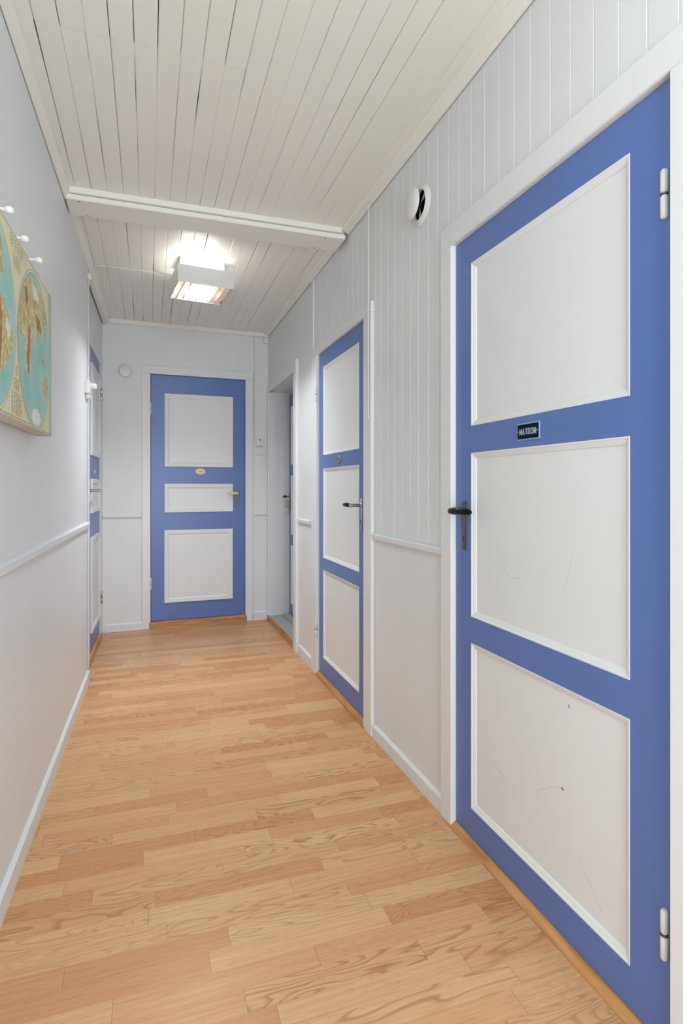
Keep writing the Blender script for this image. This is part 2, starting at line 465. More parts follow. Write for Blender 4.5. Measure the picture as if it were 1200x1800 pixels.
# ceiling edge mouldings
m = MB(R); m.prism([(0.0035, 2.464), (0.010, 2.464), (0.014, 2.470), (0.042, 2.476), (0.046, 2.482), (0.046, CEIL+0.006), (0.0035, CEIL+0.006)], -1.5, 2.79, 'u')
trim(m, 'cream moulding along the ceiling edge of the right wall, near side of the beam', 'moulding', M['beam'])
m = MB(R); m.prism([(0.0035, 2.464), (0.010, 2.464), (0.014, 2.470), (0.042, 2.476), (0.046, 2.482), (0.046, CEIL+0.006), (0.0035, CEIL+0.006)], 2.95, 4.90, 'u')
trim(m, 'cream moulding along the ceiling edge of the right wall, beyond the beam', 'moulding', M['beam'])
m = MB(L); m.prism([(0.0025, 2.436), (0.008, 2.436), (0.012, 2.446), (0.026, 2.47), (0.028, CEIL+0.006), (0.0025, CEIL+0.006)], -1.3, 1.055, 'u')
trim(m, 'cream moulding along the ceiling edge of the left wall, near side of the beam', 'moulding', M['beam'])
m = MB(L); m.prism([(-0.02, 2.44), (0.007, 2.44), (0.012, 2.449), (0.030, 2.47), (0.032, CEIL+0.006), (-0.02, CEIL+0.006)], 1.21, 3.14, 'u')
trim(m, 'cream moulding along the ceiling edge of the left wall, beyond the beam', 'moulding', M['beam'])
m = MB(E); m.prism([(0, 2.456), (0.028, 2.456), (0.033, 2.461), (0.033, CEIL+0.006), (0, CEIL+0.006)], 0.0, 1.335, 'u')
trim(m, 'cream lath under the ceiling along the end wall', 'moulding', M['beam'])

# cross beam: upper lath and the lower board
def beam():
    m = MB()
    m.prism([(2.776, CEIL+0.006), (2.776, 2.464), (2.782, 2.4625), (2.80, 2.4625), (2.80, CEIL+0.006)], -0.348, 0.94, 'u')
    m.prism([(2.788, 2.4605), (2.784, 2.4565), (2.784, 2.440), (2.788, 2.436), (2.948, 2.436), (2.952, 2.440), (2.952, CEIL+0.006), (2.805, CEIL+0.006), (2.805, 2.4605)], -0.352, 0.962, 'u')
    for x, y in ((-0.30, 2.80), (-0.275, 2.935), (0.86, 2.81), (0.84, 2.94)):
        m.mi = 1; m.box(x-0.006, x+0.006, y-0.002, y+0.002, 2.4355, 2.4362); m.mi = 0
    return m
trim(beam(), 'cream boxed beam crossing the ceiling before the lamp', 'beam', [M['beam'], M['dark']])

# dado rails
def dado(fr, u0, u1, z0, z1, label, dd=0.0):
    m = MB(fr); h = z1-z0
    m.prism([(dd-0.002, z0+0.004), (dd+0.006, z0), (dd+0.014, z0+h*0.25), (dd+0.016, z1-0.005), (dd+0.012, z1), (dd-0.002, z1)], u0, u1, 'u')
    trim(m, label, 'dado rail')
dado(R, 1.78, 2.468, 0.908, 0.938, 'white dado rail between the large near door and the second door')
dado(R, 3.52, 3.86, 0.908, 0.938, 'white dado rail beside the recess on the right wall')
dado(L, -0.2, 1.91, 0.91, 0.947, 'white dado rail along the left wall')
dado(E, 0.0, 0.288, 0.905, 0.926, 'white dado rail left of the end door')
dado(E, 1.215, 1.33, 0.905, 0.926, 'white dado rail right of the end door', 0.0)

# baseboards
def baseboard(name, fr, u0, u1, h, t, label, d0=0.0):
    m = MB(fr)
    m.prism([(d0-0.002, 0), (d0+t, 0), (d0+t, h-0.008), (d0+t-0.007, h), (d0-0.002, h)], u0, u1, 'u')
    struct(m.build(name, M['base']), label, 'baseboard')
baseboard('baseboard_right', R, 1.776, 2.437, 0.060, 0.012, 'white scuffed baseboard between the large near door and the second door')
baseboard('baseboard_right', R, 3.462, 3.815, 0.070, 0.012, 'white baseboard between the second door and the recess')
baseboard('baseboard_left', L, -0.8, 1.93, 0.072, 0.012, 'long white baseboard along the left wall')
baseboard('baseboard_end', E, 0.02, 0.290, 0.062, 0.012, 'white scuffed baseboard left of the end door')
baseboard('baseboard_end', E, 1.20, 1.33, 0.075, 0.012, 'short white baseboard right of the end door')

# door casings (jamb + flat boards)
def casing(fr, u0, u1, ztop, wl, wr, wt, t, label, jd=0.03, extra=None, zl=None):
    """Opening u0..u1, 0..ztop; wl/wr/wt casing widths; t thickness proud; jd jamb depth behind the wall face."""
    m = MB(fr); b = 0.003
    m.box(u0-wl, u0, 0.0, t, 0, ztop, b); m.box(u1, u1+wr, 0.0, t, 0, zl or ztop, b)
    m.box(u0-wl, u1+wr, 0.0, t-0.0006, ztop, ztop+wt, b)
    m.box(u0-0.02, u0+0.001, -jd, t-0.006, 0, ztop); m.box(u1-0.001, u1+0.02, -jd, t-0.006, 0, ztop)
    m.box(u0, u1, -jd, t-0.006, ztop-0.001, ztop+0.02)
    if extra: extra(m)
    return trim(m, label, 'door frame')
casing(R, 0.853, 1.705, 1.970, 0.075, 0.072, 0.075, 0.018, 'white frame around the large near blue door')
casing(R, 2.540, 3.343, 1.962, 0.10, 0.115, 0.052, 0.018, 'white frame around the second blue door on the right')
casing(E, 0.355, 1.133, 2.078, 0.066, 0.064, 0.068, 0.014, 'white frame around the blue door in the end wall')
casing(F, 0.287, 0.930, 2.082, 0.062, 0.11, 0.055, 0.006, 'white frame around the narrow blue door at the far left', 0.05)
m = MB(R); m.box(3.448, 3.498, 0.0, 0.009, 2.0, 2.464, 0.002)
trim(m, 'white vertical lath ending the boarding above the second door', 'lath')
# recess surround on the right wall
m = MB(R)
m.box(3.835, 3.915, 0, 0.024, 0, 2.045, 0.003)
m.box(3.915, 4.905, 0, 0.012, 1.972, 2.045, 0.002)
m.box(4.865, 4.90, 0, 0.012, 0, 1.972, 0.002)
trim(m, 'white frame boards around the deep door recess on the right', 'door frame')
m = MB(R); m.box(3.925, 4.855, -0.115, -0.0005, 0, 0.043, 0.002); m.box(3.925, 4.84, -0.165, -0.115, 0, 0.062, 0.003)
trim(m, 'grey painted step on the floor of the door recess', 'step', M['grey'])

# thresholds
def threshold(fr, u0, u1, prof, label, mat):
    m = MB(fr); m.prism(prof, u0, u1, 'u'); trim(m, label, 'threshold', mat)
threshold(R, 0.2, 1.742, [(-0.028, 0), (0.021, 0), (0.021, 0.005), (0.004, 0.021), (-0.028, 0.021)], 'oak threshold strip under the large near door', M['oak_y'])
threshold(R, 2.525, 3.36, [(-0.03, 0), (0.019, 0), (0.019, 0.012), (0.008, 0.031), (-0.03, 0.031)], 'oak threshold strip under the second door on the right', M['oak_y'])
threshold(R, 3.92, 4.90, [(-0.0004, 0), (0.012, 0), (0.012, 0.030), (0.007, 0.046), (-0.0004, 0.046)], 'narrow oak strip edging the recess step', M['oak_y'])
threshold(E, 0.345, 1.143, [(-0.03, 0), (0.016, 0), (0.014, 0.050), (0.006, 0.056), (-0.03, 0.056)], 'knotty pine threshold under the end door', M['oak_x'])
threshold(F, 0.27, 0.99, [(-0.045, 0), (0.012, 0), (0.010, 0.05), (0.0, 0.056), (-0.045, 0.056)], 'oak threshold under the far left door', M['oak_y'])

# ================================================================== DOORS
def keyhole(mb, u, d, z):
    mb.lathe((u, d, z), 'd', [(0.0034, -0.001), (0.0034, 0.0007)], 14)
    mb.box(u-0.0016, u+0.0016, d-0.001, d+0.0007, z-0.011, z)

def door(name, label, fr, u0, u1, z0, z1, panels, style, dface=0.0):
    root = empty(name, fr((u0+u1)/2, dface, z0)); struct(root, label, 'door')
    t = 0.036; f = dface
    m = MB(fr)
    if style == 'recessed':
        us = sorted({u0, u1, panels[0][0], panels[0][1]})
        a, b = panels[0][0], panels[0][1]
        m.box(u0, a, f-t, f, z0, z1); m.box(b, u1, f-t, f, z0, z1)
        zs = [z1] + [q for p in panels for q in (p[3], p[2])] + [z0]
        for hi, lo in zip(zs[0::2], zs[1::2]): m.box(a, b, f-t, f, lo, hi)
    else:
        m.box(u0, u1, f-t, f, z0, z1, 0.0015)
    m.build('leaf', M['blue'], root)['label'] = 'blue painted door leaf'
    for a, b, lo, hi in panels:
        m = MB(fr)
        if style == 'recessed':
            m.box(a+0.004, b-0.004, f-0.028, f-0.009, lo+0.004, hi-0.004)
            p = m.build('panel', M['panel'], root); p['label'] = 'white recessed door panel'
            m = MB(fr)
            m.ring(a, b, lo, hi, [(0.0, f-0.015), (0.0, f+0.0012), (0.0035, f+0.0012), (0.0055, f-0.0008), (0.0165, f-0.0058), (0.0185, f-0.0085), (0.0185, f-0.014)])
            m.build('moulding', M['panel'], p)
        else:
            m.box(a+0.02, b-0.02, f+0.0002, f+0.004, lo+0.02, hi-0.02)
            p = m.build('panel', M['panel'], root); p['label'] = 'white raised door panel'
            m = MB(fr)
            m.ring(a, b, lo, hi, [(0.0, f+0.0002), (0.0, f+0.010), (0.003, f+0.0125), (0.014, f+0.0125), (0.016, f+0.0105), (0.021, f+0.0105), (0.024, f+0.0115), (0.030, f+0.0105), (0.036, f+0.006), (0.040, f+0.0045), (0.040, f+0.0005)])
            m.build('moulding', M['panel'], p)
    return root

def hinge(root, fr, u, d, zlo, zhi, mat, r=0.0075):
    zm = zlo+(zhi-zlo)*0.5
    m = MB(fr)
    for a, b in ((zlo, zm-0.0015), (zm+0.0015, zhi)):
        m.lathe((u, d, a), 'z', [(0.0, 0.0), (r*0.6, 0.0), (r, 0.004), (r, b-a-0.004), (r*0.6, b-a), (0.0, b-a)], 16)
    o = m.build('hinge', mat, root, smooth=True)
    m = MB(fr); m.lathe((u, d, zm-0.0016), 'z', [(r*1.05, 0.0), (r*1.05, 0.0032)], 16)
    m.build('hinge_ring', M['steel'], o, smooth=True)

def handle(root, fr, u, d, zp, ztop, zbot, wt, wb, plate_mat, grip_mat, shank_mat, sgn, reach=0.052, length=0.115, gr=0.0125, zk=None, neck=0.0):
    """Escutcheon + lever. sgn: lever points to +u or -u."""
    m = MB(fr)
    prof = []
    n = 6
    for i in range(n+1):
        a = math.pi*i/n; prof.append((u+wt/2*math.cos(a), ztop-wt*0.18+wt*0.18*math.sin(a)))
    for i in range(n+1):
        a = math.pi+math.pi*i/n; prof.append((u+wb/2*math.cos(a), zbot+wb*0.3+wb*0.3*math.sin(a)))
    m.prism(prof, d, d+0.003, 'd')
    prof2 = [(u+(pu-u)*0.72, zp+(pz-zp)*0.93) for pu, pz in prof]
    m.prism(prof2, d+0.003, d+0.0045, 'd')
    for zz in (ztop-0.009, zbot+0.008): m.lathe((u, d+0.0045, zz), 'd', [(0.003, -0.001), (0.003, 0.001), (0.0, 0.0016)], 12)
    pl = m.build('handle_plate', plate_mat, root, smooth=True)
    m = MB(fr); keyhole(m, u, d+0.0045, zk or (zbot+0.045)); m.build('keyhole', M['dark'], pl)
    m = MB(fr)
    m.lathe((u, d+0.004, zp), 'd', [(0.011, 0), (0.011, 0.004), (0.0085, 0.007), (0.008, reach-0.018), (0.0095, reach-0.006), (0.0085, reach+0.004), (0.004, reach+0.007), (0, reach+0.007)], 18)
    if neck: m.tube([(u, d+reach, zp), (u+sgn*neck, d+reach, zp)], [0.0075, 0.0075], 12)
    m.build('lever_shank', shank_mat, pl, smooth=True)
    m = MB(fr)
    a = u+sgn*neck
    pts, rad = [], []
    prof = [(-0.006, 0.5), (0.0, 0.8), (0.012, 0.9), (0.035, 1.0), (0.06, 1.0), (0.085, 0.92), (0.105, 0.7), (0.113, 0.42), (0.116, 0.1)]
    for q, r in prof:
        s_ = q/0.116*length
        pts.append((a+sgn*s_, d+reach+0.003*math.sin(max(0, q)/0.116*math.pi), zp+0.002*math.sin(max(0, q)/0.116*math.pi))); rad.append(gr*r)
    m.tube(pts, rad, 16, 0.95)
    m.build('lever_grip', grip_mat, pl, smooth=True)
    return pl

# --- door 1: the large near door
d1 = door('door_1', 'large near blue door with three white panels and a small black MATROM sign', R, 0.856, 1.702, 0.023, 1.965,
          [(0.966, 1.606, 1.349, 1.874), (0.966, 1.606, 0.7335, 1.2615), (0.966, 1.606, 0.115, 0.6485)], 'recessed')
panels_ = [o for o in d1.children if o.name.startswith('panel')]
for o in panels_:
    o.data.materials.append(M['scuff']); o.data.materials.append(M['speck'])
def scuff(o, pts, w, mi=1):
    bm = bmesh.new(); bm.from_mesh(o.data); base = o.location + d1.location
    for a, b in zip(pts, pts[1:]):
        A, B = Vector(a), Vector(b); t = (B-A).normalized(); n = Vector((-t.y, t.x))*w/2
        f = bm.faces.new([bm.verts.new(R(p.x, -0.0088, p.y)-base) for p in (A+n, B+n, B-n, A-n)]); f.material_index = mi
    bm.to_mesh(o.data); bm.free()
scuff(panels_[2], [(1.193, 0.386), (1.185, 0.383)], 0.006, 2)
scuff(panels_[2], [(1.168, 0.606), (1.163, 0.600)], 0.004, 2)
scuff(panels_[2], [(1.49, 0.306), (1.46, 0.300), (1.43, 0.290)], 0.0012)
scuff(panels_[2], [(1.29, 0.33), (1.23, 0.37), (1.195, 0.384)], 0.0009)
scuff(panels_[2], [(1.13, 0.245), (1.09, 0.20), (1.055, 0.165)], 0.0012)
scuff(panels_[1], [(1.44, 0.905), (1.41, 0.889), (1.365, 0.893)], 0.001)
scuff(panels_[1], [(1.155, 0.98), (1.165, 0.94), (1.185, 0.885)], 0.0008)
hinge(d1, R, 0.876, 0.004, 1.690, 1.790, M['hingepaint'])
hinge(d1, R, 0.876, 0.004, 0.200, 0.302, M['hingepaint'])
handle(d1, R, 1.647, 0, 1.073, 1.104, 0.943, 0.034, 0.021, M['steel'], M['black'], M['steel'], -1, 0.05, 0.122, 0.0135, 0.985)

# engraved sign
STROKES = {
 'M': [[(0, 0), (0, 1)], [(0, 1), (0.5, 0.25)], [(0.5, 0.25), (1, 1)], [(1, 1), (1, 0)]],
 'A': [[(0, 0), (0.5, 1)], [(0.5, 1), (1, 0)], [(0.22, 0.36), (0.78, 0.36)]],
 'T': [[(0, 1), (1, 1)], [(0.5, 1), (0.5, 0)]],
 'R': [[(0, 0), (0, 1)], [(0, 1), (0.75, 1)], [(0.75, 1), (1, 0.85)], [(1, 0.85), (1, 0.62)], [(1, 0.62), (0.75, 0.48)], [(0.75, 0.48), (0, 0.48)], [(0.5, 0.48), (1, 0)]],
 'O': [[(0.25, 0), (0, 0.25)], [(0, 0.25), (0, 0.75)], [(0, 0.75), (0.25, 1)], [(0.25, 1), (0.75, 1)], [(0.75, 1), (1, 0.75)], [(1, 0.75), (1, 0.25)], [(1, 0.25), (0.75, 0)], [(0.75, 0), (0.25, 0)]],
}
def lettering(mb, text, u0, u1, z0, h, d, w, flip):
    n = len(text); cell = (u1-u0)/n
    for i, ch in enumerate(text):
        for a, b in STROKES[ch]:
            P = []
            for p in (a, b):
                s_ = (i+0.19+p[0]*0.62)*cell
                P.append(Vector(((u1-s_) if flip else (u0+s_), z0+p[1]*h)))
            t = (P[1]-P[0]).normalized(); nn = Vector((-t.y, t.x))*w/2; P[0] = P[0]-t*w*0.35; P[1] = P[1]+t*w*0.35
            pts = [P[0]+nn, P[1]+nn, P[1]-nn, P[0]-nn]
            mb.prism([(p.x, p.y) for p in pts], d-0.0003, d+0.0006+0.00002*i, 'd')
m = MB(R); m.box(1.263, 1.361, 0.0003, 0.0035, 1.281, 1.328, 0.0008)
sg = m.build('sign', M['signedge'], d1); sg['label'] = 'small black sign reading MATROM'
m = MB(R); m.box(1.2665, 1.3575, 0.003, 0.0040, 1.2845, 1.3245); m.build('sign_face', M['signblack'], sg)
m = MB(R); lettering(m, 'MATROM', 1.275, 1.349, 1.2965, 0.0155, 0.0041, 0.0023, True); m.build('lettering', M['signblue'], sg)
m = MB(R)
for uu in (1.2705, 1.3535): m.lathe((uu, 0.004, 1.3045), 'd', [(0.0022, -0.0005), (0.0022, 0.0008), (0, 0.0013)], 10)
m.build('screw', M['chrome'], sg, smooth=True)

# --- door 2: second door on the right
d2 = door('door_2', 'second blue door on the right with three white panels and a round brass plaque', R, 2.545, 3.340, 0.033, 1.957,
          [(2.641, 3.254, 1.343, 1.870), (2.641, 3.254, 0.731, 1.263), (2.641, 3.254, 0.134, 0.658)], 'recessed')
hinge(d2, R, 3.347, 0.016, 1.672, 1.769, M['hingepaint'])
hinge(d2, R, 3.347, 0.016, 0.232, 0.335, M['hingepaint'])
handle(d2, R, 2.607, 0, 1.063, 1.100, 0.942, 0.026, 0.018, M['chrome'], M['black'], M['chrome'], 1, 0.055, 0.10, 0.0115, 0.985, 0.012)
m = MB(R); m.lathe((2.955, 0, 1.304), 'd', [(0.0, 0.0002), (0.025, 0.0002), (0.026, 0.003), (0.022, 0.006), (0.018, 0.0055), (0.0, 0.0075)], 32)
pq = m.build('plaque', M['brass'], d2, smooth=True); pq['label'] = 'round brass door plaque'
m = MB(R)
m.box(2.945, 2.965, 0.0068, 0.0085, 1.3015, 1.3065); m.build('plaque_emblem', M['brownink'], pq)

# --- door 3: end door
d3 = door('door_3', 'blue door in the end wall with raised white panels and an ivory lever', E, 0.360, 1.128, 0.058, 2.073,
          [(0.466, 1.025, 1.322, 1.923), (0.466, 1.025, 0.945, 1.181), (0.464, 1.023, 0.202, 0.799)], 'applied')
hinge(d3, E, 0.357, 0.012, 1.746, 1.842, M['hingepaint'], 0.007)
hinge(d3, E, 0.357, 0.012, 0.313, 0.416, M['hingepaint'], 0.007)
handle(d3, E, 1.066, 0, 1.100, 1.135, 0.980, 0.030, 0.026, M['steel'], M['cream'], M['steel'], -1, 0.048, 0.10, 0.0125, 1.02)
m = MB(E); m.lathe((0.754, 0, 1.284), 'd', [(0.0, 0.0002), (0.042, 0.0002), (0.043, 0.004), (0.041, 0.006)], 36, 1.0, 0.62)
pq = m.build('plaque', M['brass'], d3, smooth=True); pq['label'] = 'oval ivory and brass door plaque'
m = MB(E); m.lathe((0.754, 0.0055, 1.284), 'd', [(0.038, -0.001), (0.036, 0.002), (0.0, 0.003)], 36, 1.0, 0.6); m.build('plaque_face', M['porcelain'], pq, smooth=True)
m = MB(E)
for i in range(5): m.prism([(0.738+i*0.0066, 1.281+0.0012*(i % 2)), (0.7425+i*0.0066, 1.281+0.0012*(i % 2)), (0.7425+i*0.0066, 1.288), (0.738+i*0.0066, 1.288)], 0.0075, 0.0092, 'd')
m.build('plaque_inscription', M['brownink'], pq)

# --- door 4: in the recess
d4 = door('door_4', 'blue door set deep in the recess on the right, seen almost edge on', R, 3.99, 4.835, 0.066, 1.948,
          [(4.09, 4.735, 1.345, 1.84), (4.09, 4.735, 0.75, 1.25), (4.09, 4.735, 0.16, 0.66)], 'applied', -0.170)
handle(d4, R, 4.79, -0.170, 1.072, 1.105, 0.95, 0.028, 0.02, M['steel'], M['black'], M['chrome'], -1, 0.06, 0.10, 0.012, 0.985)
m = MB(R)
m.tube([(4.79, -0.166, 0.985), (4.79, -0.135, 0.985)], 0.002, 8)
m.lathe((4.79, -0.128, 0.985), 'u', [(0.009, -0.0012), (0.011, -0.0012), (0.011, 0.0012), (0.009, 0.0012)], 16)
k_ = m.build('key', M['chrome'], d4, smooth=True); k_['label'] = 'small steel key in the lock'

# --- door 5: far left
d5 = door('door_5', 'narrow blue door at the far left with raised white panels, seen obliquely', F, 0.292, 0.926, 0.058, 2.074,
          [(0.370, 0.850, 1.364, 1.975), (0.370, 0.850, 0.98, 1.207), (0.370, 0.850, 0.19, 0.821)], 'applied', -0.001)
hinge(d5, F, 0.936, 0.012, 1.803, 1.90, M['chrome'], 0.007)
hinge(d5, F, 0.936, 0.012, 0.277, 0.369, M['chrome'], 0.007)
handle(d5, F, 0.335, -0.001, 1.13, 1.165, 1.01, 0.026, 0.02, M['chrome'], M['chrome'], M['chrome'], 1, 0.055, 0.10, 0.0095, 1.05)
m = MB(F); m.box(0.56, 0.65, -0.0008, 0.003, 1.250, 1.272, 0.001)
sg = m.build('name_plate', M['porcelain'], d5); sg['label'] = 'small pale door plate'
m = MB(F); m.box(0.575, 0.635, 0.0025, 0.0035, 1.258, 1.264); m.build('plate_inscription', M['signblue'], sg)

# ================================================================== CEILING LAMP
def ceiling_lamp():
    cx, cy, a = 0.290, 3.475, math.radians(6.5)
    LF = Frame((cx, cy, 0), (math.cos(a), math.sin(a), 0), (-math.sin(a), math.cos(a), 0))
    root = empty('ceiling_lamp', (cx, cy, 2.303)); tag(root, 'square white louvred ceiling lamp, lit, fixed between the beam and the end wall', 'lamp')
    H, K, Z0, Z1 = 0.157, 0.157, 2.303, 2.402
    t = 0.0015
    # mounting tray on the ceiling and the short stem below it
    m = MB(LF); m.box(-0.128, 0.132, -0.055, 0.14, 2.446, CEIL+0.002, 0.002); m.build('mounting_tray', M['lamp'], root)
    m = MB(LF); m.box(-0.10, 0.10, -0.03, 0.05, 2.385, 2.448); m.build('mounting_stem', M['lamp'], root)
    # flared housing, open at the top
    m = MB(LF)
    lo = [(-H, -K), (H, -K), (H, K), (-H, K)]; hi = [(-H-0.002, -K-0.004), (H+0.012, -K-0.004), (H+0.012, K+0.004), (-H-0.002, K+0.004)]
    inn = lambda q: (q[0]-math.copysign(t, q[0]), q[1]-math.copysign(t, q[1]))
    A = [m.v((*q, Z0)) for q in lo]; B = [m.v((*q, Z1)) for q in hi]
    A2 = [m.v((*inn(q), Z0)) for q in lo]; B2 = [m.v((*inn(q), Z1)) for q in hi]
    for i in range(4):
        j = (i+1) % 4
        m.face([A[i], A[j], B[j], B[i]]); m.face([A2[i], B2[i], B2[j], A2[j]]); m.face([A[i], A2[i], A2[j], A[j]]); m.face([B[i], B[j], B2[j], B2[i]])
    m.build('housing', M['lamp'], root)
    m = MB(LF); m.box(-H+0.002, H-0.002, -0.028, 0.048, 2.3795, 2.385); m.build('reflector', M['lamp'], root)
    # louver: eight cells across, eleven deep
    for i in range(9):
        x = -H+0.004+(2*H-0.008)*i/8
        m = MB(LF); m.box(x-0.0009, x+0.0009, -K+0.002, K-0.002, Z0+0.001, Z0+0.022); m.build('louvre_blade', M['louver'], root)
    for i in range(12):
        y = -K+0.004+(2*K-0.008)*i/11
        m = MB(LF); m.box(-H+0.002, H-0.002, y-0.0006, y+0.0006, Z0+0.008, Z0+0.022); m.build('louvre_blade', M['louver'], root)
    # compact tubes
    for y in (-0.075, 0.085):
        m = MB(LF); m.tube([(-H+0.045, y, 2.366), (H-0.075, y, 2.366)], 0.0125, 14); m.build('lamp_tube', M['tube'], root, smooth=True)
        m = MB(LF); m.box(H-0.077, H-0.030, y-0.016, y+0.016, 2.350, 2.381, 0.002); m.build('lamp_socket', M['plastic'], root)
    area('lamp_light', (cx-0.015, cy+0.005, 2.340), (0, 0, -1), 0.10, 0.13, 22, (0.95, 0.97, 1.0))
    return root
ceiling_lamp()

def cable(name, pts, r, label, fr=WORLD, mat=None, n=8):
    m = MB(fr); m.tube(pts, r, n); return tag(m.build(name, mat or M['cable'], None, smooth=True), label, 'cable')
cable('lamp_cable', [(-0.340, 3.72, 2.460), (-0.332, 3.73, 2.468), (-0.312, 3.72, 2.480), (-0.27, 3.70, 2.4835), (-0.137, 3.70, 2.4835), (0.02, 3.71, 2.4835), (0.055, 3.69, 2.478), (0.10, 3.60, 2.44), (0.135, 3.53, 2.415), (0.16, 3.515, 2.405), (0.20, 3.50, 2.400)], 0.0036, 'thin white cable running across the ceiling boards to the lamp')
m = MB(L); m.lathe((1.955, -0.0165, 2.408), 'd', [(0.0, 0), (0.022, 0), (0.024, 0.004), (0.024, 0.03), (0.02, 0.036), (0.0, 0.037)], 24)
tag(m.build('junction_box', M['plastic'], None, smooth=True), 'small round white junction box under the ceiling at the left wall', 'junction box')
cable('wall_cable', [(1.945, 0.004, 2.39), (1.94, 0.004, 2.30), (1.938, 0.004, 1.90), (1.93, 0.005, 1.80), (1.92, 0.006, 1.764)], 0.003, 'white cable dropping down the left wall from the junction box', L)

# sensor / buzzer box on the left wall edge
root = empty('alarm_box', L(1.85, 0, 1.68)); tag(root, 'small white wall box with a round knob beside the far left door', 'wall box')
m = MB(L); m.box(1.79, 1.91, 0.0005, 0.024, 1.690, 1.765, 0.004, 2); m.build('housing', M['plastic'], root, smooth=True)
m = MB(L); m.box(1.83, 1.90, 0.0005, 0.020, 1.664, 1.690, 0.003); m.build('lower_housing', M['plastic'], root)
m = MB(L); m.lathe((1.885, 0.022, 1.742), 'd', [(0.0, 0), (0.014, 0), (0.017, 0.004), (0.018, 0.016), (0.017, 0.028), (0.012, 0.032), (0.0, 0.033)], 20); m.build('knob', M['plastic'], root, smooth=True)
m = MB(L); m.lathe((1.80, 0.0236, 1.735), 'd', [(0.003, 0), (0.003, 0.0008)], 10); m.build('screw_hole', M['dark'], root)
m = MB(L); m.tube([(1.90, 0.010, 1.764), (1.902, 0.014, 1.79), (1.90, 0.022, 1.793), (1.892, 0.034, 1.782), (1.886, 0.040, 1.757)], 0.0018, 8); m.build('loop_wire', M['cable'], root, smooth=True)

# ================================================================== PEGS AND MAP ON THE LEFT WALL
for i, (y, where) in enumerate(((1.562, 'nearest the viewer'), (1.726, 'second from the viewer'), (1.913, 'nearest the ceiling beam'))):
    u = (y-1.736)/0.99985; z = (1.821, 1.820, 1.833)[i]
    m = MB(L)
    m.lathe((u, -0.0005, z), 'd', [(0.0, 0), (0.011, 0), (0.0095, 0.004), (0.0055, 0.010), (0.0045, 0.052), (0.0070, 0.053), (0.0092, 0.057), (0.0098, 0.0615), (0.0092, 0.066), (0.0066, 0.070), (0.003, 0.0715), (0.0, 0.0718)], 20)
    tag(m.build('coat_peg', M['plastic'], None, smooth=True), 'white turned coat peg above the map, ' + where, 'coat peg', 'coat pegs above the map')

